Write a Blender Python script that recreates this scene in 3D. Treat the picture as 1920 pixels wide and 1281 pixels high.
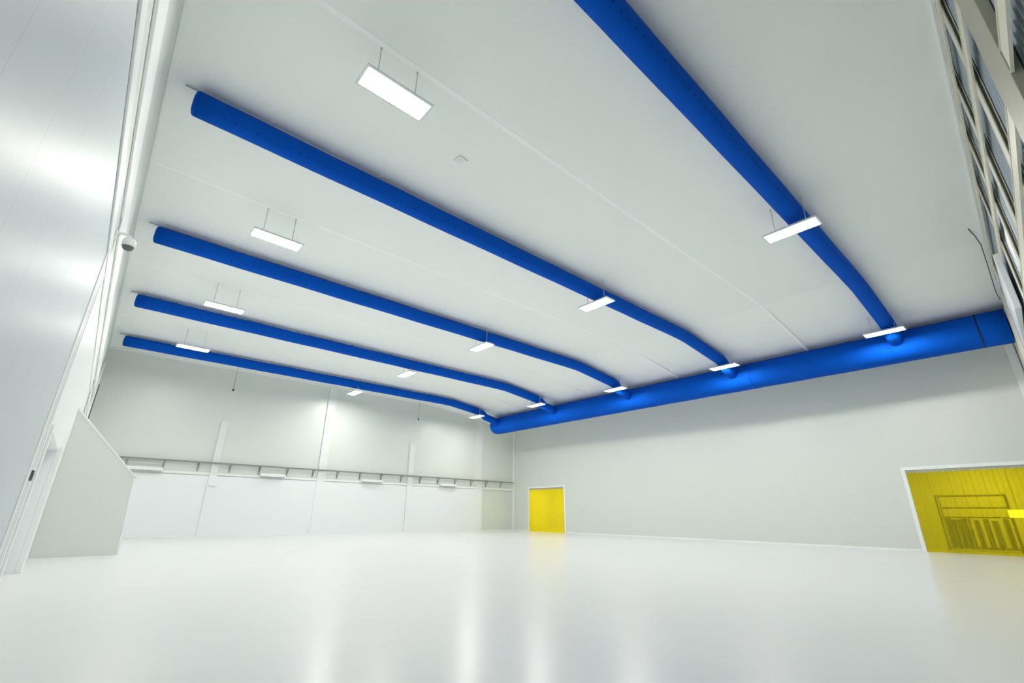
import bpy, bmesh, math, random
from mathutils import Vector, Matrix
random.seed(7)
for o in list(bpy.data.objects): bpy.data.objects.remove(o)
sc = bpy.context.scene
COL = sc.collection
pi = math.pi

# ------------------------------------------------------------ camera
def unit(v): return Vector(v).normalized()
YAW, PITCH, ROLL, FPX = .8479, .3565, .0099, 868.6125
def cam_axes(a, b, c):
    Q = Matrix(((math.cos(c), -math.sin(c), 0), (math.sin(c), math.cos(c), 0), (0, 0, 1)))
    P = Matrix(((1, 0, 0), (0, math.cos(b), math.sin(b)), (0, -math.sin(b), math.cos(b))))
    X = Q @ P @ Vector((math.sin(a), 0, math.cos(a)))
    Y = Q @ P @ Vector((-math.cos(a), 0, math.sin(a)))
    Z = Q @ P @ Vector((0, -1, 0))
    return Matrix((X, Y, Z))          # rows: world axes in (right, down, forward)
M = cam_axes(YAW, PITCH, ROLL)
right, down, fwd = M.col[0], M.col[1], M.col[2]
cd = bpy.data.cameras.new('camera'); cam = bpy.data.objects.new('camera', cd); COL.objects.link(cam)
cd.sensor_width = 36; cd.lens = FPX / 1920 * 36; cd.clip_start = .05; cd.clip_end = 200
R3 = Matrix((right, -down, -fwd)).transposed()
cam.matrix_world = Matrix.Translation((0, 0, 1.5)) @ R3.to_4x4()
sc.camera = cam

# ------------------------------------------------------------ world, exposure
w = bpy.data.worlds.new('world'); sc.world = w; w.use_nodes = True
w.node_tree.nodes['Background'].inputs[0].default_value = (.8, .9, 1, 1)
w.node_tree.nodes['Background'].inputs[1].default_value = .02
sc.view_settings.view_transform = 'Standard'; sc.view_settings.look = 'None'
sc.view_settings.gamma = 1; sc.view_settings.use_curve_mapping = False
sc.view_settings.exposure = 0.24
LAMP = 90.0            # strength of the lit lamp covers
sc.cycles.max_bounces = 14; sc.cycles.diffuse_bounces = 10; sc.cycles.glossy_bounces = 5
sc.cycles.transparent_max_bounces = 16; sc.cycles.sample_clamp_indirect = 6

# ------------------------------------------------------------ room numbers
XL = -.75                                   # left wall
def XR(y): return 30.35 + .05 * y           # right wall
YF = 36.0                                   # far wall
def YN(x): return -.795 + .0232 * (x - 10)  # near wall
H = 10.81; XF = 21.9
def HC(x): return H - .122 * max(0, x - XF)

# ------------------------------------------------------------ materials
def lin(c):
    return tuple(((v / 255) / 12.92 if v <= 10 else (((v / 255) + .055) / 1.055) ** 2.4) for v in c)
def mat(name, col, rough=.6, metal=0, spec=.5, noise=0, nscale=3, bump=0, bscale=40, coat=0):
    m = bpy.data.materials.new(name); m.use_nodes = True; nt = m.node_tree; b = nt.nodes['Principled BSDF']
    b.inputs['Base Color'].default_value = (*col, 1); b.inputs['Roughness'].default_value = rough
    b.inputs['Metallic'].default_value = metal; b.inputs['Specular IOR Level'].default_value = spec
    b.inputs['Coat Weight'].default_value = coat
    tc = nt.nodes.new('ShaderNodeTexCoord')
    if noise:
        n = nt.nodes.new('ShaderNodeTexNoise'); n.inputs['Scale'].default_value = nscale; n.inputs['Detail'].default_value = 5
        nt.links.new(tc.outputs['Object'], n.inputs['Vector'])
        r = nt.nodes.new('ShaderNodeMapRange'); r.inputs[3].default_value = 1 - noise; r.inputs[4].default_value = 1 + noise
        nt.links.new(n.outputs['Fac'], r.inputs[0])
        x = nt.nodes.new('ShaderNodeVectorMath'); x.operation = 'SCALE'; x.inputs[0].default_value = col
        nt.links.new(r.outputs[0], x.inputs['Scale']); nt.links.new(x.outputs[0], b.inputs['Base Color'])
    if bump:
        n = nt.nodes.new('ShaderNodeTexNoise'); n.inputs['Scale'].default_value = bscale; n.inputs['Detail'].default_value = 3
        nt.links.new(tc.outputs['Object'], n.inputs['Vector'])
        bp = nt.nodes.new('ShaderNodeBump'); bp.inputs['Strength'].default_value = bump; bp.inputs['Distance'].default_value = .02
        nt.links.new(n.outputs['Fac'], bp.inputs['Height']); nt.links.new(bp.outputs[0], b.inputs['Normal'])
    return m
def emis(name, col, s):
    m = bpy.data.materials.new(name); m.use_nodes = True; b = m.node_tree.nodes['Principled BSDF']
    b.inputs['Base Color'].default_value = (.9, .9, .9, 1)
    b.inputs['Emission Color'].default_value = (*col, 1); b.inputs['Emission Strength'].default_value = s
    return m
def panel_mat(name, col, rough, axis, pitch, spec=.5, width=.006, dark=.45, off=0.0, noise=.01):
    """smooth wall board with hairline joints every `pitch` metres along an axis"""
    m = mat(name, col, rough, spec=spec); nt = m.node_tree; b = nt.nodes['Principled BSDF']
    tc = nt.nodes.new('ShaderNodeTexCoord'); sp = nt.nodes.new('ShaderNodeSeparateXYZ'); nt.links.new(tc.outputs['Object'], sp.inputs[0])
    a = nt.nodes.new('ShaderNodeMath'); a.operation = 'ADD'; a.inputs[1].default_value = 100 * pitch - off; nt.links.new(sp.outputs[axis], a.inputs[0])
    f = nt.nodes.new('ShaderNodeMath'); f.operation = 'MODULO'; f.inputs[1].default_value = pitch; nt.links.new(a.outputs[0], f.inputs[0])
    l = nt.nodes.new('ShaderNodeMath'); l.operation = 'LESS_THAN'; l.inputs[1].default_value = width; nt.links.new(f.outputs[0], l.inputs[0])
    mx = nt.nodes.new('ShaderNodeMix'); mx.data_type = 'RGBA'
    mx.inputs[6].default_value = (*col, 1); mx.inputs[7].default_value = (*[c * dark for c in col], 1)
    nt.links.new(l.outputs[0], mx.inputs[0]); nt.links.new(mx.outputs[2], b.inputs['Base Color'])
    n = nt.nodes.new('ShaderNodeTexNoise'); n.inputs['Scale'].default_value = 1.3; nt.links.new(tc.outputs['Object'], n.inputs['Vector'])
    bp = nt.nodes.new('ShaderNodeBump'); bp.inputs['Strength'].default_value = .08; bp.inputs['Distance'].default_value = .05
    nt.links.new(n.outputs['Fac'], bp.inputs['Height']); nt.links.new(bp.outputs[0], b.inputs['Normal'])
    return m

M_ceil = mat('ceiling_board', (.89, .912, .885), .45, spec=.35)
M_wall = panel_mat('wall_board', (.685, .715, .675), .42, 1, 1.1, spec=.4, width=.004, dark=.93)
M_wallf = panel_mat('wall_board_far', (.705, .74, .695), .33, 0, 1.13, spec=.5, width=.006, dark=.93)
M_wall_low = mat('white_cladding', (.86, .88, .89), .35, spec=.5)
M_gloss = panel_mat('glossy_wall_board', (.54, .59, .615), .44, 1, 1.11, spec=.85, width=.007, dark=.7, off=.60)
M_floor = mat('white_epoxy_floor', (.735, .75, .76), .25, spec=.45, noise=.015, nscale=.8, bump=.03, bscale=3)
M_seamw = mat('joint_cover', (.965, .97, .98), .35)
M_strip = mat('wall_strip', (.765, .785, .775), .4)
M_trim = mat('white_trim', (.86, .88, .87), .4)
M_blue = mat('blue_duct_fabric', (.0, .085, .52), .7, spec=.08, noise=.08, nscale=2.5, bump=.12, bscale=7)
M_seam = mat('dark_blue_seam', (.002, .01, .07), .7)
M_hole = mat('black_hole', (.002, .003, .008), .9)
M_rail = mat('grey_rail', (.42, .45, .43), .4, metal=.6)
M_house = mat('lamp_housing', (.78, .80, .80), .4)
M_lamp = emis('lamp_cover', (1.0, .975, .90), LAMP)
M_wire = mat('pale_suspension_rod', (.62, .64, .62), .45, metal=.3)
M_cream = mat('cream_steel', (.70, .68, .56), .38, noise=.06, nscale=4, spec=.5)
M_olive = mat('olive_cream_steel', (.36, .345, .265), .45, noise=.08, nscale=3)
M_gal = mat('galvanised_sheet', (.42, .48, .53), .35, metal=.25, noise=.1, nscale=5)
M_tray = mat('grey_tray', (.27, .30, .29), .45, metal=.5)
M_dark = mat('dark_grey', (.10, .12, .12), .6)
M_black = mat('black_plastic', (.01, .01, .012), .4)
M_rack = mat('dark_green_rack', (.012, .03, .012), .6)
M_smoked = mat('smoked_dome', (.10, .11, .12), .08, spec=.8)
def pvc_mat():
    m = bpy.data.materials.new('yellow_strip_plastic'); m.use_nodes = True; nt = m.node_tree
    nt.nodes.remove(nt.nodes['Principled BSDF']); out = nt.nodes['Material Output']
    tr = nt.nodes.new('ShaderNodeBsdfTransparent'); tr.inputs[0].default_value = (.93, .83, .02, 1)
    tl = nt.nodes.new('ShaderNodeBsdfTranslucent'); tl.inputs[0].default_value = (.95, .82, .005, 1)
    df = nt.nodes.new('ShaderNodeBsdfDiffuse'); df.inputs[0].default_value = (.86, .74, .0, 1)
    gl = nt.nodes.new('ShaderNodeBsdfGlossy'); gl.inputs[0].default_value = (1, .93, .75, 1); gl.inputs[1].default_value = .12
    m1 = nt.nodes.new('ShaderNodeMixShader'); m1.inputs[0].default_value = .5
    nt.links.new(tl.outputs[0], m1.inputs[1]); nt.links.new(df.outputs[0], m1.inputs[2])
    m2 = nt.nodes.new('ShaderNodeMixShader'); m2.inputs[0].default_value = .68
    nt.links.new(m1.outputs[0], m2.inputs[1]); nt.links.new(tr.outputs[0], m2.inputs[2])
    fr = nt.nodes.new('ShaderNodeFresnel'); fr.inputs[0].default_value = 1.35
    m3 = nt.nodes.new('ShaderNodeMixShader'); nt.links.new(fr.outputs[0], m3.inputs[0])
    nt.links.new(m2.outputs[0], m3.inputs[1]); nt.links.new(gl.outputs[0], m3.inputs[2]); nt.links.new(m3.outputs[0], out.inputs[0])
    return m
M_pvc = pvc_mat()

# ------------------------------------------------------------ mesh helpers
def link(name, bm, mats, parent=None, smooth=False, bevel=0):
    bmesh.ops.recalc_face_normals(bm, faces=bm.faces)
    me = bpy.data.meshes.new(name); bm.to_mesh(me); bm.free()
    for m in (mats if isinstance(mats, (list, tuple)) else [mats]): me.materials.append(m)
    o = bpy.data.objects.new(name, me); COL.objects.link(o)
    if smooth:
        for p in me.polygons: p.use_smooth = True
    if bevel:
        b = o.modifiers.new('bevel', 'BEVEL'); b.width = bevel; b.segments = 2; b.limit_method = 'ANGLE'
    if parent: o.parent = parent
    return o
def empty(name, loc=(0, 0, 0)):
    o = bpy.data.objects.new(name, None); COL.objects.link(o); o.location = loc; o.empty_display_size = .2; return o
def tag(o, label, cat, group=None):
    o['label'] = label; o['category'] = cat
    if group: o['group'] = group
    return o
def struct(o): o['kind'] = 'structure'; return o
def box(bm, lo, hi, f=None, mi=0):
    vs = []
    for x in (lo[0], hi[0]):
        for y in (lo[1], hi[1]):
            for z in (lo[2], hi[2]):
                p = (x, y, z); vs.append(bm.verts.new(f(*p) if f else p))
    for q in ((0, 1, 3, 2), (4, 6, 7, 5), (0, 4, 5, 1), (2, 3, 7, 6), (0, 2, 6, 4), (1, 5, 7, 3)):
        fc = bm.faces.new([vs[i] for i in q]); fc.material_index = mi
def tube(bm, pts, r, seg=12, caps=True, mi=0, smooth=True):
    """tube through a list of points, radius r or list of radii, mitred at the bends"""
    pts = [Vector(p) for p in pts]; n = len(pts); rs = r if isinstance(r, (list, tuple)) else [r] * n
    rings = []; prev = None
    for i, p in enumerate(pts):
        d0 = (pts[i] - pts[i - 1]).normalized() if i else None
        d1 = (pts[i + 1] - pts[i]).normalized() if i < n - 1 else None
        t = (d0 + d1).normalized() if d0 and d1 else (d0 or d1)
        if prev is None:
            up = Vector((0, 0, 1)) if abs(t.z) < .9 else Vector((0, 1, 0))
            a = t.cross(up).normalized()
        else:
            a = (prev - t * prev.dot(t)).normalized()
        prev = a; b = t.cross(a).normalized()
        rings.append([bm.verts.new(p + rs[i] * (math.cos(2 * pi * k / seg) * a + math.sin(2 * pi * k / seg) * b)) for k in range(seg)])
    for i in range(n - 1):
        for k in range(seg):
            f = bm.faces.new((rings[i][k], rings[i][(k + 1) % seg], rings[i + 1][(k + 1) % seg], rings[i + 1][k]))
            f.material_index = mi; f.smooth = smooth
    if caps:
        f = bm.faces.new(rings[0][::-1]); f.material_index = mi
        f = bm.faces.new(rings[-1]); f.material_index = mi
def disc(bm, c, n, r, seg=8, mi=0):
    n = Vector(n).normalized(); a = n.orthogonal().normalized(); b = n.cross(a)
    f = bm.faces.new([bm.verts.new(Vector(c) + r * (math.cos(2 * pi * k / seg) * a + math.sin(2 * pi * k / seg) * b)) for k in range(seg)]); f.material_index = mi
def fR(a, y, z): return (XR(y) + a, y, z)              # right wall frame: a = offset out of the room
def fN(x, a, z): return (x, YN(x) + a, z)              # near wall frame: a = offset into the room
NB = bmesh.new

# ------------------------------------------------------------ structure: floor, ceiling, walls
bm = NB(); box(bm, (-1.6, -2, -.2), (38.5, 36.6, 0)); struct(link('floor', bm, M_floor))
bm = NB()
prof = [(-1.3, H), (XF - .5, H), (XF, H - .012), (XF + .6, H - .08), (33, HC(33))]
for y0, y1 in ((-1.5, 36.5),):
    lo = [[bm.verts.new((x, y, z)) for x, z in prof] for y in (y0, y1)]
    hi = [[bm.verts.new((x, y, z + .3)) for x, z in prof] for y in (y0, y1)]
    for i in range(len(prof) - 1):
        bm.faces.new((lo[0][i], lo[0][i + 1], lo[1][i + 1], lo[1][i])); bm.faces.new((hi[0][i], hi[0][i + 1], hi[1][i + 1], hi[1][i]))
        for k in (0, 1): bm.faces.new((lo[k][i], lo[k][i + 1], hi[k][i + 1], hi[k][i]))
    for i in (0, -1): bm.faces.new((lo[0][i], lo[1][i], hi[1][i], hi[0][i]))
struct(link('ceiling', bm, M_ceil))

trim_n = [0]
def trim(bm, m, bevel=0, smooth=False):
    trim_n[0] += 1
    return struct(link('trim_%d' % trim_n[0], bm, m, bevel=bevel, smooth=smooth))
# cover strips along the ceiling joints
for y, w_ in ((7.12, .07), (14.75, .06), (22.1, .055), (29.35, .055)):
    bm = NB()
    for (x0, z0), (x1, z1) in zip(prof[:-1], prof[1:]):
        x0 = max(x0, XL); x1 = min(x1, XR(y))
        vs = [bm.verts.new(p) for p in ((x0, y - w_, z0 - .001), (x1, y - w_, z1 - .001), (x1, y + w_, z1 - .001), (x0, y + w_, z0 - .001))]
        ws = [bm.verts.new((v.co.x, v.co.y, v.co.z - .004)) for v in vs]
        bm.faces.new(ws)
        for i in range(4): bm.faces.new((vs[i], vs[(i + 1) % 4], ws[(i + 1) % 4], ws[i]))
    trim(bm, M_seamw)

# far wall
bm = NB(); box(bm, (-1.3, YF, -.1), (33, YF + .3, 11.1)); struct(link('wall_far', bm, M_wallf))
# white lower cladding boards and the ledge over them
bm = NB(); box(bm, (XL, YF - .07, 0), (28.2, YF, 3.62)); trim(bm, M_wall_low, .01)
bm = NB(); box(bm, (XL, YF - .10, 3.66), (32.1, YF, 3.80)); trim(bm, M_trim, .01)
bm = NB(); box(bm, (XL, YF - .05, 0.0), (32.1, YF - .071, .12)); box(bm, (XL, YF - .10, 0), (32.1, YF - .071, .07)); trim(bm, M_trim)
# cove strip under the ceiling along the far wall
bm = NB(); box(bm, (XL, YF - .09, H - .12), (XF, YF, H - .01)); box(bm, (XF, YF - .09, 0), (32, YF, .11), f=lambda x, y, z: (x, y, z + HC(x) - .12)); trim(bm, M_trim)
# full height cover strips on the far wall
for x0, x1 in ((12.75, 13.35), (27.35, 28.05)):
    bm = NB(); box(bm, (x0, YF - .12, 3.66), (x1, YF, HC(x1) - .02)); box(bm, (x0, YF - .12, 0), (x1, YF, 3.66), mi=1); trim(bm, [M_strip, M_wall_low])
# corner cover strip far / right wall
bm = NB(); box(bm, (32.02, YF - .14, 0), (32.14, YF, 9.45)); trim(bm, M_trim, .01)

# right wall with two openings
D1 = (28.95, 33.62, 3.78); D2 = (-.15, 4.88, 3.72)
bm = NB(); T = .28
for lo, hi in (((0, -1.4, -.1), (T, D2[0], 10.2)), ((0, D2[0], D2[2]), (T, D2[1], 10.2)), ((0, D2[1], -.1), (T, D1[0], 10.2)),
               ((0, D1[0], D1[2]), (T, D1[1], 10.2)), ((0, D1[1], -.1), (T, 36.3, 10.2))):
    box(bm, lo, hi, fR)
struct(link('wall_right', bm, M_wall))
for y0, y1, zt in (D1, D2):
    bm = NB()
    for lo, hi in (((-.04, y0 - .16, 0), (0, y0, zt + .16)), ((-.04, y1, 0), (0, y1 + .16, zt + .16)), ((-.04, y0, zt), (0, y1, zt + .16))):
        box(bm, lo, hi, fR)
    trim(bm, M_trim, .008)
# skirting along the right wall
for y0, y1 in ((4.88 + .17, 28.95 - .17), (33.80, 35.9)):
    bm = NB(); box(bm, (-.03, y0, 0), (0, y1, .10), fR); trim(bm, M_trim)
# corner cover between near wall and right wall
bm = NB()
box(bm, (-.16, YN(30.3) + .02, 0), (-.001, YN(30.3) + .32, 9.75), fR)
trim(bm, M_trim, .03)

# rooms behind the two doorways
def annex(y0, y1, depth, h, tint, watts):
    bm = NB(); a0 = T
    box(bm, (a0 + depth, y0 - .2, 0), (a0 + depth + .15, y1 + .2, h), fR)
    box(bm, (a0, y0 - .2, 0), (a0 + depth, y0, h), fR); box(bm, (a0, y1, 0), (a0 + depth, y1 + .2, h), fR)
    box(bm, (a0, y0 - .2, h), (a0 + depth + .15, y1 + .2, h + .15), fR)
    struct(link('wall_beyond', bm, mat('room_beyond', tint, .6)))
    l = bpy.data.lights.new('room_light', 'AREA'); l.shape = 'RECTANGLE'; l.size = 1.2; l.size_y = 3; l.energy = watts; l.color = (1, .97, .9)
    o = bpy.data.objects.new('room_light', l); COL.objects.link(o); o.location = (XR((y0 + y1) / 2) + a0 + depth * .5, (y0 + y1) / 2, h - .1)
annex(27.9, 35.2, 4.0, 4.5, (.85, .84, .78), 95)
annex(-1.6, 6.6, 5.0, 4.5, (.80, .80, .72), 85)

# left wall with a doorway; smooth glossy boards near, matt white beyond
bm = NB(); YD0, YD1, ZD = 13.5, 17.75, 3.0
for lo, hi, mi in (((-1.2, -1.6, -.1), (XL, 12.6, 6.38), 0), ((-1.2, 12.6, -.1), (XL, YD0, 6.38), 1), ((-1.2, YD0, ZD), (XL, YD1, 6.38), 1),
                   ((-1.2, YD1, -.1), (XL, 36.3, 6.38), 1), ((-1.2, -1.6, 6.38), (XL, 36.3, 11.1), 2), ((-1.35, YD0 - .1, -.1), (-1.08, YD1 + .1, ZD + .1), 1)):
    box(bm, lo, hi, mi=mi)
struct(link('wall_left', bm, [M_gloss, M_wall_low, M_wall]))
bm = NB(); box(bm, (XL, -1.1, 6.38), (XL + .035, 36, 6.72)); trim(bm, M_trim, .01)
bm = NB(); box(bm, (XL, -1.1, 7.32), (XL + .05, 36, 8.2)); trim(bm, M_trim, .015)
bm = NB(); box(bm, (XL, -1.1, 10.62), (XL + .06, 36, H - .01)); trim(bm, M_trim, .015)
# tall frame at the joint of the glossy boards, doorway frame, far jamb box
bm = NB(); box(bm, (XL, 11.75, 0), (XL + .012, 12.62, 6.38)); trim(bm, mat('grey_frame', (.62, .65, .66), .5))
bm = NB(); box(bm, (XL, 11.55, 0), (XL + .02, 11.75, 6.38)); trim(bm, M_trim)
bm = NB(); box(bm, (XL, 12.62, 0), (XL + .02, 12.8, 6.38)); trim(bm, M_trim)
bm = NB(); box(bm, (XL, 13.28, 0), (XL + .04, 13.5, 3.12)); box(bm, (XL, 13.5, 3.0), (XL + .04, 17.75, 3.12)); trim(bm, M_trim, .006)
bm = NB(); box(bm, (XL, 17.75, 0), (XL + .125, 18.2, 3.1)); box(bm, (XL, 19.3, 0), (XL + .09, 19.5, 2.95)); trim(bm, M_trim, .01)
# skirting, left wall
bm = NB(); box(bm, (XL, -1, 0), (XL + .012, 12.4, .1)); trim(bm, M_wall_low)
# the door leaf in the recess
bm = NB(); box(bm, (-1.06, 13.6, .01), (-1.0, 17.65, 2.95))
dl = struct(link('door_1', bm, M_wall_low, bevel=.005))
bm = NB(); box(bm, (-1.0, 14.0, 1.0), (-.95, 14.06, 1.18)); link('door_handle', bm, M_dark, dl)

# near wall: corrugated sheet between posts and girts
bm = NB(); x = XL - .4; pr = []
while x < 31.5:
    for dx, a in ((0, -.12), (.07, -.12), (.10, -.085), (.14, -.085), (.17, -.12)): pr.append((x + dx, a))
    x += .2
vb = [bm.verts.new(fN(a, b, -.1)) for a, b in pr]; vt = [bm.verts.new(fN(a, b, 11.1)) for a, b in pr]
for i in range(len(pr) - 1): bm.faces.new((vb[i], vb[i + 1], vt[i + 1], vt[i]))
wn = struct(link('wall_near', bm, M_gal))
so = wn.modifiers.new('thick', 'SOLIDIFY'); so.thickness = .01

def post(x, w_, zt, label, m=M_cream, a0=-.075, a1=-.005):
    bm = NB(); fl = .015; w_ *= 1.3                           # an H section: two flanges and a web
    box(bm, (x - w_ / 2, a1 - fl, 0), (x + w_ / 2, a1, zt), fN); box(bm, (x - w_ / 2, a0, 0), (x + w_ / 2, a0 + fl, zt), fN)
    box(bm, (x - .015, a0 + fl, 0), (x + .015, a1 - fl, zt), fN)
    return tag(link('steel_post', bm, m), label, 'steel post', 'cream steel posts of the corrugated wall')
P = [(4.95, .3, 'cream steel post cut off by the top right corner of the picture'),
     (9.75, .30, 'cream steel post, first slim one past the broad column on the corrugated wall'),
     (12.2, .30, 'cream steel post, second slim one past the broad column on the corrugated wall'),
     (14.35, .30, 'cream steel post, third slim one past the broad column on the corrugated wall'),
     (16.75, .30, 'cream steel post just before the pale box panel on the corrugated wall'),
     (23.2, .34, 'cream steel post behind the pale box panel on the corrugated wall')]
for x, w_, lb in P: post(x, w_, HC(x) - (.03 if x < 20 else .10), lb)
bm = NB(); box(bm, (6.78, -.075, 0), (7.84, .03, H - .02), fN)
tag(link('steel_column', bm, M_olive, bevel=.01), 'broad olive cream steel column, widest upright on the corrugated wall', 'steel column')
def girt(z, h, label, x0=XL, x1=30.2, a0=-.003, a1=.03):
    bm = NB(); g = lambda x, a, zz: fN(x, a, min(zz, HC(x) - .02))
    for s0, s1 in ((x0, 6.77), (7.85, x1)):
        box(bm, (s0, a0, z), (s1, a0 + .02, z + h), g); box(bm, (s0, a0 + .02, z), (s1, a1, z + .02), g); box(bm, (s0, a0 + .02, z + h - .02), (s1, a1, z + h), g)
    return tag(link('steel_girt', bm, M_cream), label, 'steel girt', 'cream steel girts of the corrugated wall')
girt(10.15, .34, 'cream horizontal steel girt nearest the ceiling on the corrugated wall', x1=24.5)
girt(8.34, .36, 'cream horizontal steel girt in the middle of the corrugated wall', x1=18.2)
girt(6.24, .36, 'cream horizontal steel girt lowest in view on the corrugated wall', x1=24)
bm = NB(); box(bm, (24.6, -.075, 6.0), (30.1, .0, HC(30.1) - .03), fN); trim(bm, M_cream, .01)
bm = NB()                                       # white strip along ceiling edge
box(bm, (XL, -.02, H - .10), (XF, .05, H - .005), fN); trim(bm, M_trim)
bm = NB(); box(bm, (18.3, 0, 7.0), (23.3, 1, 8.74), lambda x, y, z: (x, -.455 if y else YN(x) - .004, z))
tag(link('wall_box_panel', bm, M_wall_low, bevel=.03), 'long pale grey box panel fixed across the cream steelwork at the right edge', 'box panel')
# loose black cable on the ceiling edge
bm = NB()
pts = [(20.6, YN(20.6) + .34, HC(20.6) - .02), (21.3, YN(21.3) + .22, H - .06), (21.9, YN(22) + .14, H - .16), (23.4, YN(23.4) + .12, HC(23.4) - .28), (25.4, YN(25.4) + .10, HC(25.4) - .38), (26.2, YN(26.2) + .04, HC(26.2) - .42)]
tube(bm, pts, .013, 6)
tag(link('loose_cable', bm, M_black, smooth=True), 'thin black cable hanging loose along the ceiling edge beside the cream steelwork', 'cable')

# ------------------------------------------------------------ blue fabric ducts
DZ = .10; RD = .30
def duct_path(y):
    zc = H - DZ - RD
    xe = 26.25 - .03 * (y - 3)
    pts = [(-.12, y, zc)]
    for k in range(1, 28): pts.append((-.12 + (XF - .4 + .12) * k / 27, y, zc + .006 * math.sin(k * 1.3)))
    pts += [(XF + .2, y, zc - .03), (XF + 1.6, y, HC(XF + 1.6) - DZ - RD), (xe - .35, y, HC(xe - .35) - DZ - RD), (xe, y, HC(xe) - DZ - RD - .05)]
    pts.append((xe + .35, y, HC(xe) - DZ - RD - .33)); pts.append((27.5, y, 9.3))
    return pts, xe
def rail_path(y, xe, z):
    return [(-.42, y, H - z), (XF, y, H - z), (XF + .5, y, HC(XF + .5) - z), (xe + .45, y, HC(xe + .45) - z)]
DL = ['blue fabric air duct nearest the camera, crossing the top right of the ceiling',
      'blue fabric air duct with the largest visible round end, second from the corrugated wall',
      'blue fabric air duct, middle one of the five across the ceiling',
      'blue fabric air duct, second one out from the far wall',
      'blue fabric air duct closest to the far wall above the cable tray']
for i, (y, rows) in enumerate(((3.33, 2), (11.07, 2), (18.4, 2), (25.55, 2), (32.68, 0))):
    e = empty('air_duct', (0, y, 0)); tag(e, DL[i], 'air duct', 'blue fabric air ducts on the ceiling')
    pts, xe = duct_path(y)
    pts = [(a, 0, c) for a, b, c in pts]
    bm = NB(); tube(bm, pts, RD, 36)
    # convex cloth end
    tube(bm, [(-.12, 0, pts[0][2]), (-.17, 0, pts[0][2]), (-.20, 0, pts[0][2])], [RD, RD * .9, RD * .5], 36)
    if rows:
        x = .2; ph0 = math.radians(47)
        while x < (XF - .5 if i < 2 else 12):
            for s in (-1, 1):
                n = Vector((0, s * math.sin(ph0), -math.cos(ph0)))
                disc(bm, Vector((x, 0, H - DZ - RD)) + n * (RD + .007), n, .019 if i == 0 else .017, 8, 1)
            x += .245
    link('duct_sleeve', bm, [M_blue, M_hole], e)
    # rail over the sleeve with hooks
    bm = NB(); rz = .045
    rp = [(a, 0, c) for a, b, c in rail_path(y, xe, rz)]
    for p0, p1 in zip(rp[:-1], rp[1:]):
        box(bm, (0, -.016, -.014), (1, .016, .014), f=lambda u, v, w_, p0=p0, p1=p1: (p0[0] + (p1[0] - p0[0]) * u, v, p0[2] + (p1[2] - p0[2]) * u + w_))
    rail = link('hanging_rail', bm, M_rail, e)
    hk = None; x = .05; step = .62
    while x < xe:
        if hk is None:
            bm = NB(); box(bm, (-.02, -.012, -.075), (.02, .012, 0)); box(bm, (-.035, -.018, -.10), (.035, .018, -.07))
            hk = link('hook', bm, M_seam, rail); c = hk
        else:
            c = hk.copy(); COL.objects.link(c); c.parent = rail
        c.location = (x, 0, HC(x) - rz); x += step
    if i < 2:
        cl = None
        for k in range(14):
            x = 1.43 + 1.51 * k
            if x > 21.5: break
            if cl is None:
                bm = NB(); tube(bm, [(0, 0, 0), (0, 0, -.02), (0, 0, -.03)], [.045, .045, .03], 14); cl = link('ceiling_fixing', bm, M_trim, e); c = cl
            else: c = cl.copy(); COL.objects.link(c); c.parent = e
            c.location = (x, -.14 if i == 1 else .42, H - .001)
# main duct along the right wall
e = empty('main_air_duct', (27.9, 0, 0)); tag(e, 'large blue fabric main duct running along the right wall under the ceiling', 'air duct')
bm = NB(); RB = .75; ZB = 9.22
ys = [YN(27.9) + .02, .25] + [.25 + (33.4 - .25) * k / 30 for k in range(1, 31)] + [33.7, 33.9, 34.0, 34.03]
rs = [RB] * 32 + [RB * .96, RB * .86, RB * .7, RB * .4]
tube(bm, [(0, y, ZB + .006 * math.sin(y * 2.1)) for y in ys], rs, 48)
link('duct_sleeve', bm, M_blue, e)
for yy in (.55, 10.2, 20.3, 29.6):
    bm = NB(); tube(bm, [(0, yy - .03, ZB), (0, yy + .03, ZB)], RB + .008, 48); link('seam_band', bm, M_seam if yy < 1 else M_blue, e)
bm = NB(); box(bm, (-.02, YN(27.9) + .02, HC(27.9) - .06), (.02, 34.4, HC(27.9) - .03)); rail = link('hanging_rail', bm, M_rail, e)
hk = None
for k in range(46):
    if hk is None:
        bm = NB(); box(bm, (-.012, -.02, -.06), (.012, .02, 0)); hk = link('hook', bm, M_seam, rail); c = hk
    else: c = hk.copy(); COL.objects.link(c); c.parent = rail
    c.location = (0, .2 + .74 * k, HC(27.9) - .055)

# ------------------------------------------------------------ hanging lights
def make_light():
    r = empty('hanging_light'); L, W = .77, .30
    bm = NB()       # shallow tray: sloping sides, open lower face
    o = [(-L, -W), (L, -W), (L, W), (-L, W)]
    def ring(s, t, z): return [bm.verts.new((math.copysign(L - s, a), math.copysign(W - t, b), z)) for a, b in o]
    r0 = ring(.055, .055, .0); r1 = ring(.0, .0, .0); r2 = ring(0, 0, .035); r3 = ring(.05, .07, .095); r4 = ring(.055, .055, .012)
    for A, B in ((r0, r1), (r1, r2), (r2, r3), (r0, r4)):
        for i in range(4): bm.faces.new((A[i], A[(i + 1) % 4], B[(i + 1) % 4], B[i]))
    bm.faces.new(r3)
    link('housing', bm, M_house, r, bevel=.006)
    bm = NB(); box(bm, (-L + .058, -W + .058, .004), (L - .058, W - .058, .011)); link('lit_cover', bm, M_lamp, r)
    return r
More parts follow.
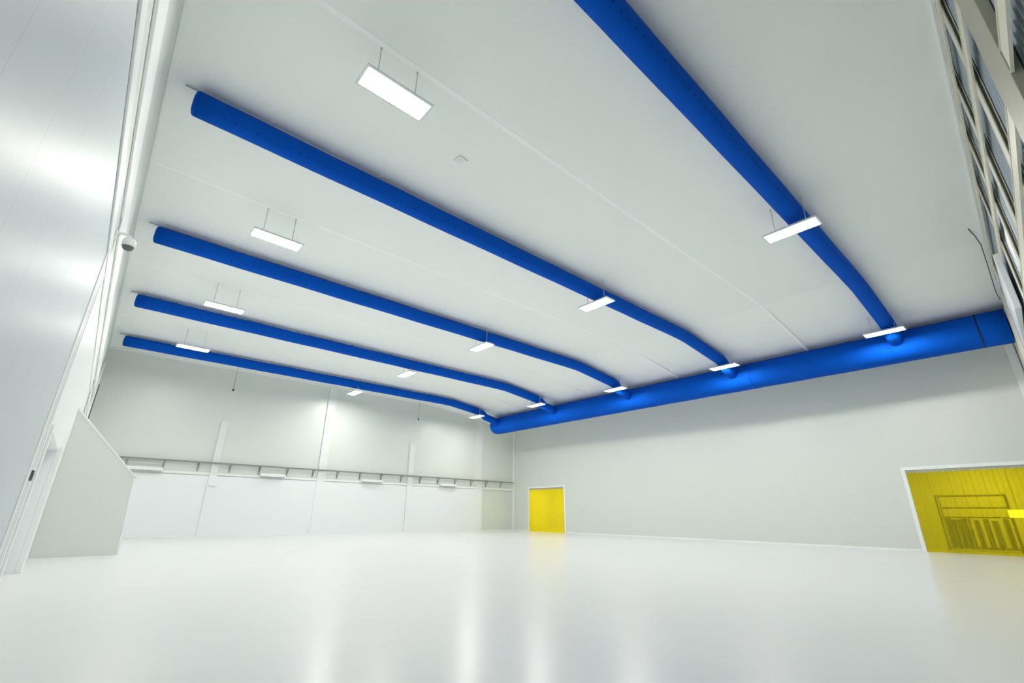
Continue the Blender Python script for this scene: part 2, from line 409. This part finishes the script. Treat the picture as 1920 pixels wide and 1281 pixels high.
LT = [(3.0, 7.21, 9.8, 0, 'lit white hanging light nearest the camera, at the upper left beside the large ceiling joint'),
      (2.85, 14.88, 9.8, 0, 'lit white hanging light, second of the lengthwise row beside the left wall'),
      (2.8, 22.15, 9.8, 0, 'lit white hanging light, third of the lengthwise row beside the left wall'),
      (2.75, 29.4, 9.8, 0, 'lit white hanging light, last of the lengthwise row, seen against the farthest duct'),
      (14.55, 3.46, 9.8, 1, 'lit white hanging light crossing under the duct nearest the camera in mid ceiling'),
      (14.4, 10.98, 9.8, 1, 'lit white hanging light crossing under the second duct in mid ceiling'),
      (14.15, 18.5, 9.8, 1, 'lit white hanging light crossing under the middle duct in mid ceiling'),
      (13.83, 25.85, 9.8, 1, 'lit white hanging light crossing under the fourth duct in mid ceiling'),
      (13.5, 32.88, 9.8, 1, 'lit white hanging light crossing under the farthest duct in mid ceiling'),
      (25.83, 3.49, 9.45, 1, 'lit white hanging light where the nearest duct meets the main duct'),
      (25.78, 10.9, 9.45, 1, 'lit white hanging light where the second duct meets the main duct'),
      (25.46, 18.23, 9.45, 1, 'lit white hanging light where the middle duct meets the main duct'),
      (24.99, 25.42, 9.45, 1, 'lit white hanging light where the fourth duct meets the main duct'),
      (24.45, 32.3, 9.45, 1, 'lit white hanging light where the farthest duct meets the main duct')]
lp = make_light(); kids = list(lp.children)
for i, (x, y, z, rot, lb) in enumerate(LT):
    if i == 0: r = lp
    else:
        r = lp.copy(); COL.objects.link(r)
        for k in kids:
            c = k.copy(); COL.objects.link(c); c.parent = r
    r.location = (x, y, z); r.rotation_euler = (0, 0, pi / 2 if rot else 0)
    tag(r, lb, 'light', 'hanging lights')
    for s in (-.44, .44):
        xx = x + (0 if rot else s)
        bm = NB(); zt = HC(xx) - z
        tube(bm, [(s, 0, .09), (s, 0, zt - .02)], .010, 8); tube(bm, [(s, 0, zt - .04), (s, 0, zt)], .022, 10)
        link('suspension_rod', bm, M_wire, r, smooth=False)

# ------------------------------------------------------------ small things on the ceiling
bm = NB(); box(bm, (-.15, -.14, -.05), (.15, .14, 0)); tube(bm, [(0, 0, -.05), (0, 0, -.07)], [.09, .07], 20)
o = tag(link('smoke_detector', bm, M_trim, bevel=.012), 'small square white box on the ceiling below the nearest hanging light', 'detector'); o.location = (5.78, 8.8, H); o.rotation_euler.z = .12
for x, zt, zb, lb in ((6.15, 10.7, 9.26, 'thin hanging rod with a black tip before the far wall, left one of two'),
                      (20.6, 10.7, 9.2, 'thin hanging rod with a black tip before the far wall, right one of two')):
    e = empty('hanging_rod', (x, 35.6, H)); tag(e, lb, 'rod', 'thin rods hanging before the far wall')
    bm = NB(); tube(bm, [(0, 0, 0), (0, 0, zb - H)], .013, 8); link('rod', bm, M_tray, e)
    bm = NB(); tube(bm, [(0, 0, zb - H + .03), (0, 0, zb - H - .10)], [.06, .055], 14); link('black_tip', bm, M_black, e)

# ------------------------------------------------------------ cable tray on the far wall
e = empty('cable_tray', (0, YF, 4.30)); tag(e, 'long grey cable tray on brackets running the length of the far wall', 'cable tray')
bm = NB(); x0, x1 = .4, 31.9
box(bm, (x0, -.36, .06), (x1, -.34, .14)); box(bm, (x0, -.15, .06), (x1, -.13, .14))
for k in range(105): box(bm, (x0 + .1 + .3 * k, -.34, .062), (x0 + .13 + .3 * k, -.15, .08))
link('tray', bm, M_tray, e)
br = None
for k in range(17):
    if br is None:
        bm = NB()
        box(bm, (-.03, -.38, .02), (.03, -.005, .06)); box(bm, (-.025, -.04, -.43), (.025, -.005, .02))
        box(bm, (-.02, 0, 0), (.02, .035, 1), f=lambda a, b, c: (a, -.36 + .32 * c + b, .02 - .44 * c))
        br = link('bracket', bm, M_tray, e); c = br
    else: c = br.copy(); COL.objects.link(c); c.parent = e
    c.location = (1.63 + 1.797 * k, 0, 0)
# white boxes below the tray
BX = [(2.55, 1.75, 'white box with a grey underside below the tray, beside the sloping partition'),
      (9.7, 1.6, 'white box below the tray between the short boxed pillar and the first full height strip'),
      (17.0, 1.75, 'white box below the tray between the first full height strip and the second boxed pillar'),
      (24.2, 1.7, 'white box below the tray nearest the small yellow doorway')]
bp_ = None
for x, w_, lb in BX:
    e = empty('wall_unit', (x, YF, 3.70)); tag(e, lb, 'wall unit', 'white boxes below the cable tray')
    bm = NB(); box(bm, (-w_ / 2, -.34, .05), (w_ / 2, -.101, .24)); link('casing', bm, M_trim, e, bevel=.02)
    bm = NB(); box(bm, (-w_ / 2 + .03, -.32, .02), (w_ / 2 - .03, -.12, .05)); link('grille', bm, M_rail, e)
# boxed pillars on the far wall
for x, w_, lb in ((6.15, .42, 'short white boxed pillar on the far wall with a small emergency lamp, the nearer to the partition'),
                  (20.45, .50, 'short white boxed pillar on the far wall, topped out halfway up, right one of two')):
    bm = NB(); box(bm, (x - w_ / 2, YF - .125, 3.66), (x + w_ / 2, YF - .103, 7.13)); box(bm, (x - w_ / 2, YF - .125, 0), (x + w_ / 2, YF - .103, 3.66), mi=1); box(bm, (x - w_ / 2, YF - .103, 3.81), (x + w_ / 2, YF - .002, 7.13))
    tag(link('boxed_pillar', bm, [M_strip, M_wall_low]), lb, 'pillar', 'short boxed pillars on the far wall')
e = empty('emergency_lamp', (6.2, YF - .127, 3.02)); tag(e, 'small white emergency lamp on the boxed pillar below the cable tray', 'lamp')
bm = NB(); box(bm, (-.2, -.10, 0), (.2, 0, .2)); link('lamp_body', bm, M_trim, e, bevel=.02)
bm = NB(); box(bm, (-.17, -.11, -.03), (.17, -.02, 0)); link('lens', bm, mat('warm_lens', (.8, .78, .66), .3), e)
bm = NB(); box(bm, (20.25, YF - .17, 4.72), (20.55, YF - .127, 4.86)); tag(link('junction_box', bm, M_trim, bevel=.01), 'tiny white junction box on the right boxed pillar just above the cable tray', 'junction box')

# ------------------------------------------------------------ left wall things
# sloping white partition
bm = NB(); yp = 22.89
out = [(XL + .002, 0), (1.50, 0), (1.385, 2.66), (XL + .002, 4.95)]
a = [bm.verts.new((x, yp, z)) for x, z in out]; b = [bm.verts.new((x, yp + .12, z)) for x, z in out]
bm.faces.new(a); bm.faces.new(b[::-1])
for i in range(4): bm.faces.new((a[i], a[(i + 1) % 4], b[(i + 1) % 4], b[i]))
pt = tag(link('partition', bm, M_wall, bevel=.008), 'white partition board with a sloping top standing out from the left wall', 'partition')
bm = NB()
box(bm, (1.385, yp - .012, 0), (1.44, yp + .13, 2.66), f=lambda x, y, z: (x + (.115 * (1 - z / 2.66)), y, z))
box(bm, (0, yp - .012, -.05), (1, yp + .13, .02), f=lambda u, y, w_: (1.44 + (XL + .01 - 1.44) * u, y, 2.66 + (4.95 - 2.66) * u + w_))
link('edge_strip', bm, M_trim, pt)
# dome camera on a wall arm
e = empty('security_camera', (XL, 11.9, 6.95)); tag(e, 'white dome security camera on an arm from the left wall', 'security camera')
bm = NB(); box(bm, (0.002, -.07, -.10), (.04, .07, .12)); link('wall_plate', bm, M_trim, e, bevel=.01)
bm = NB(); tube(bm, [(.04, 0, 0), (.09, 0, .09), (.20, 0, .10), (.27, 0, .06), (.27, 0, .0)], .028, 12); link('arm', bm, M_trim, e)
bm = NB(); c0 = Vector((.27, 0, 0)); tube(bm, [c0 + Vector((0, 0, z)) for z in (.03, .0, -.04, -.15, -.17)], [.06, .10, .118, .125, .115], 28); link('camera_housing', bm, M_trim, e)
bm = NB(); tube(bm, [c0 + Vector((0, 0, -.165 - .10 * math.sin(t))) for t in (0, .3, .6, .9, 1.2, 1.45)], [.105 * math.cos(t) + .001 for t in (0, .3, .6, .9, 1.2, 1.45)], 28); link('dome', bm, M_smoked, e)
bm = NB(); tube(bm, [(.03, .02, -.12), (.035, .05, -.25), (.02, .1, -.5)], .009, 6); tube(bm, [(.03, .02, .12), (.035, -.12, .3), (.02, -.2, .5)], .009, 6); link('cable', bm, M_rail, e)
# cable on left wall above partition and grey conduit
bm = NB(); tube(bm, [(XL + .09, 27.0, 5.2), (XL + .05, 27.1, 5.6), (XL + .04, 27.6, 6.4), (XL + .03, 27.8, 7.0)], .022, 8)
tag(link('wall_cable', bm, M_rail, smooth=True), 'thin grey cable running up the left wall above the sloping partition', 'cable')
bm = NB(); tube(bm, [(XL + .06, 33.5, 0), (XL + .06, 33.5, 9.2)], .06, 14)
tag(link('white_pipe', bm, M_trim, smooth=True), 'white vertical pipe on the left wall behind the sloping partition', 'pipe')
bm = NB(); box(bm, (XL, 35.0, 4.0), (XL + .14, 35.3, 8.25))
tag(link('grey_trunking', bm, M_dark, bevel=.01), 'dark grey vertical trunking in the far left corner above the sloping partition', 'trunking')

# ------------------------------------------------------------ yellow strip curtains
def curtain(y0, y1, zt, label, nstr):
    e = empty('strip_curtain', (XR((y0 + y1) / 2) + .04, (y0 + y1) / 2, 0)); tag(e, label, 'strip curtain', 'yellow strip curtains')
    ox, oy = e.location.x, e.location.y
    f = lambda a, y, z: (XR(y) + .04 + a - ox, y - oy, z)
    bm = NB(); box(bm, (-.02, y0, zt - .05), (.06, y1, zt), f)
    n2 = int((y1 - y0) / .12)
    for k in range(n2): box(bm, (-.032, y0 + .02 + k * (y1 - y0) / n2, zt - .13), (-.02, y0 + .09 + k * (y1 - y0) / n2, zt - .04), f)
    link('hanging_rail', bm, M_rail, e)
    st = (y1 - y0) / nstr; w_ = st * 1.25
    for k in range(nstr):
        bm = NB(); yc = y0 + st * (k + .5); yc = min(max(yc, y0 + w_ / 2), y1 - w_ / 2); a0 = .012 * (k % 2) + random.uniform(0, .004)
        N = 6; tl = random.uniform(-.006, .006); cv = .012 + random.uniform(-.004, .006)
        cols = []
        for j in range(N + 1):
            t = j / N * 2 - 1; cols.append([bm.verts.new(f(a0 - cv * (1 - t * t) + tl * t * (1 - zz), yc + t * w_ / 2, .01 + (zt - .06) * zz)) for zz in (0, .25, .5, .75, 1)])
        for j in range(N):
            for q in range(4):
                fc = bm.faces.new((cols[j][q], cols[j + 1][q], cols[j + 1][q + 1], cols[j][q + 1])); fc.smooth = True
        link('strip', bm, M_pvc, e)
curtain(D1[0] + .01, D1[1] - .01, D1[2] - .01, 'small looking yellow plastic strip curtain in the far corner doorway', 24)
curtain(D2[0] + .01, D2[1] - .01, D2[2] - .01, 'large yellow plastic strip curtain at the right edge with dark racking showing through', 26)

# rack behind the right curtain
e = empty('storage_rack', (XR(3) + 2.9, 3.1, 0)); tag(e, 'dark green storage rack seen through the large yellow strip curtain', 'rack')
ox = XR(3) + 2.9; zt = 2.62
for y in (-1.25, 1.3):
    for x in (0, .9):
        bm = NB(); box(bm, (x - .03, y - .03, 0), (x + .03, y + .03, zt)); link('upright', bm, M_rack, e)
for z in (.12, 1.55, 2.0, 2.58):
    bm = NB(); box(bm, (-.03, -1.25, z - .03), (.0, 1.3, z + .03)); box(bm, (.9, -1.25, z - .03), (.93, 1.3, z + .03)); link('beam', bm, M_rack, e)
bm = NB(); box(bm, (0, -1.2, .14), (.9, 1.25, .17)); link('shelf', bm, M_rack, e)
for k, (y0, y1, h0, h1) in enumerate(((1.0, 1.22, .18, 1.5), (.62, .95, .18, 1.45), (.30, .55, .18, 1.5), (-.05, .12, .18, 1.42), (-.38, -.22, .18, 1.48), (-.72, -.52, .18, 1.4), (-1.1, -.9, .18, 1.5))):
    bm = NB(); box(bm, (.1, y0, h0), (.8, y1, h1)); b = link('stored_board', bm, M_rack, bevel=.01)
    b.location = (ox, 3.1, 0)
    nm = ['first', 'second', 'third', 'fourth', 'fifth', 'sixth', 'last'][k]
    tag(b, 'dark upright board on the rack behind the yellow curtain, %s counted from the left' % nm, 'board', 'dark boards on the rack')

# warm lamp behind the right curtain
e = empty('warm_lamp', (XR(.9) + 1.2, 1.45, 1.72)); tag(e, 'warm bright lamp glowing through the right end of the large yellow strip curtain', 'lamp')
bm = NB(); box(bm, (.02, -.36, -.18), (.10, .36, .18)); link('lamp_body', bm, M_house, e, bevel=.01)
bm = NB(); box(bm, (0, -.33, -.15), (.02, .33, .15)); link('lit_cover', bm, emis('warm_lamp_cover', (1, .84, .55), 3), e)
bm = NB(); tube(bm, [(.06, 0, .17), (.06, 0, 2.75)], .015, 8); link('hanging_rod', bm, M_wire, e)

bm = NB(); box(bm, (XL + .012, 12.2, 1.98), (XL + .05, 12.3, 2.16))
tag(link('door_latch', bm, M_dark, bevel=.008), 'tiny dark latch on the tall grey frame of the left wall', 'latch')
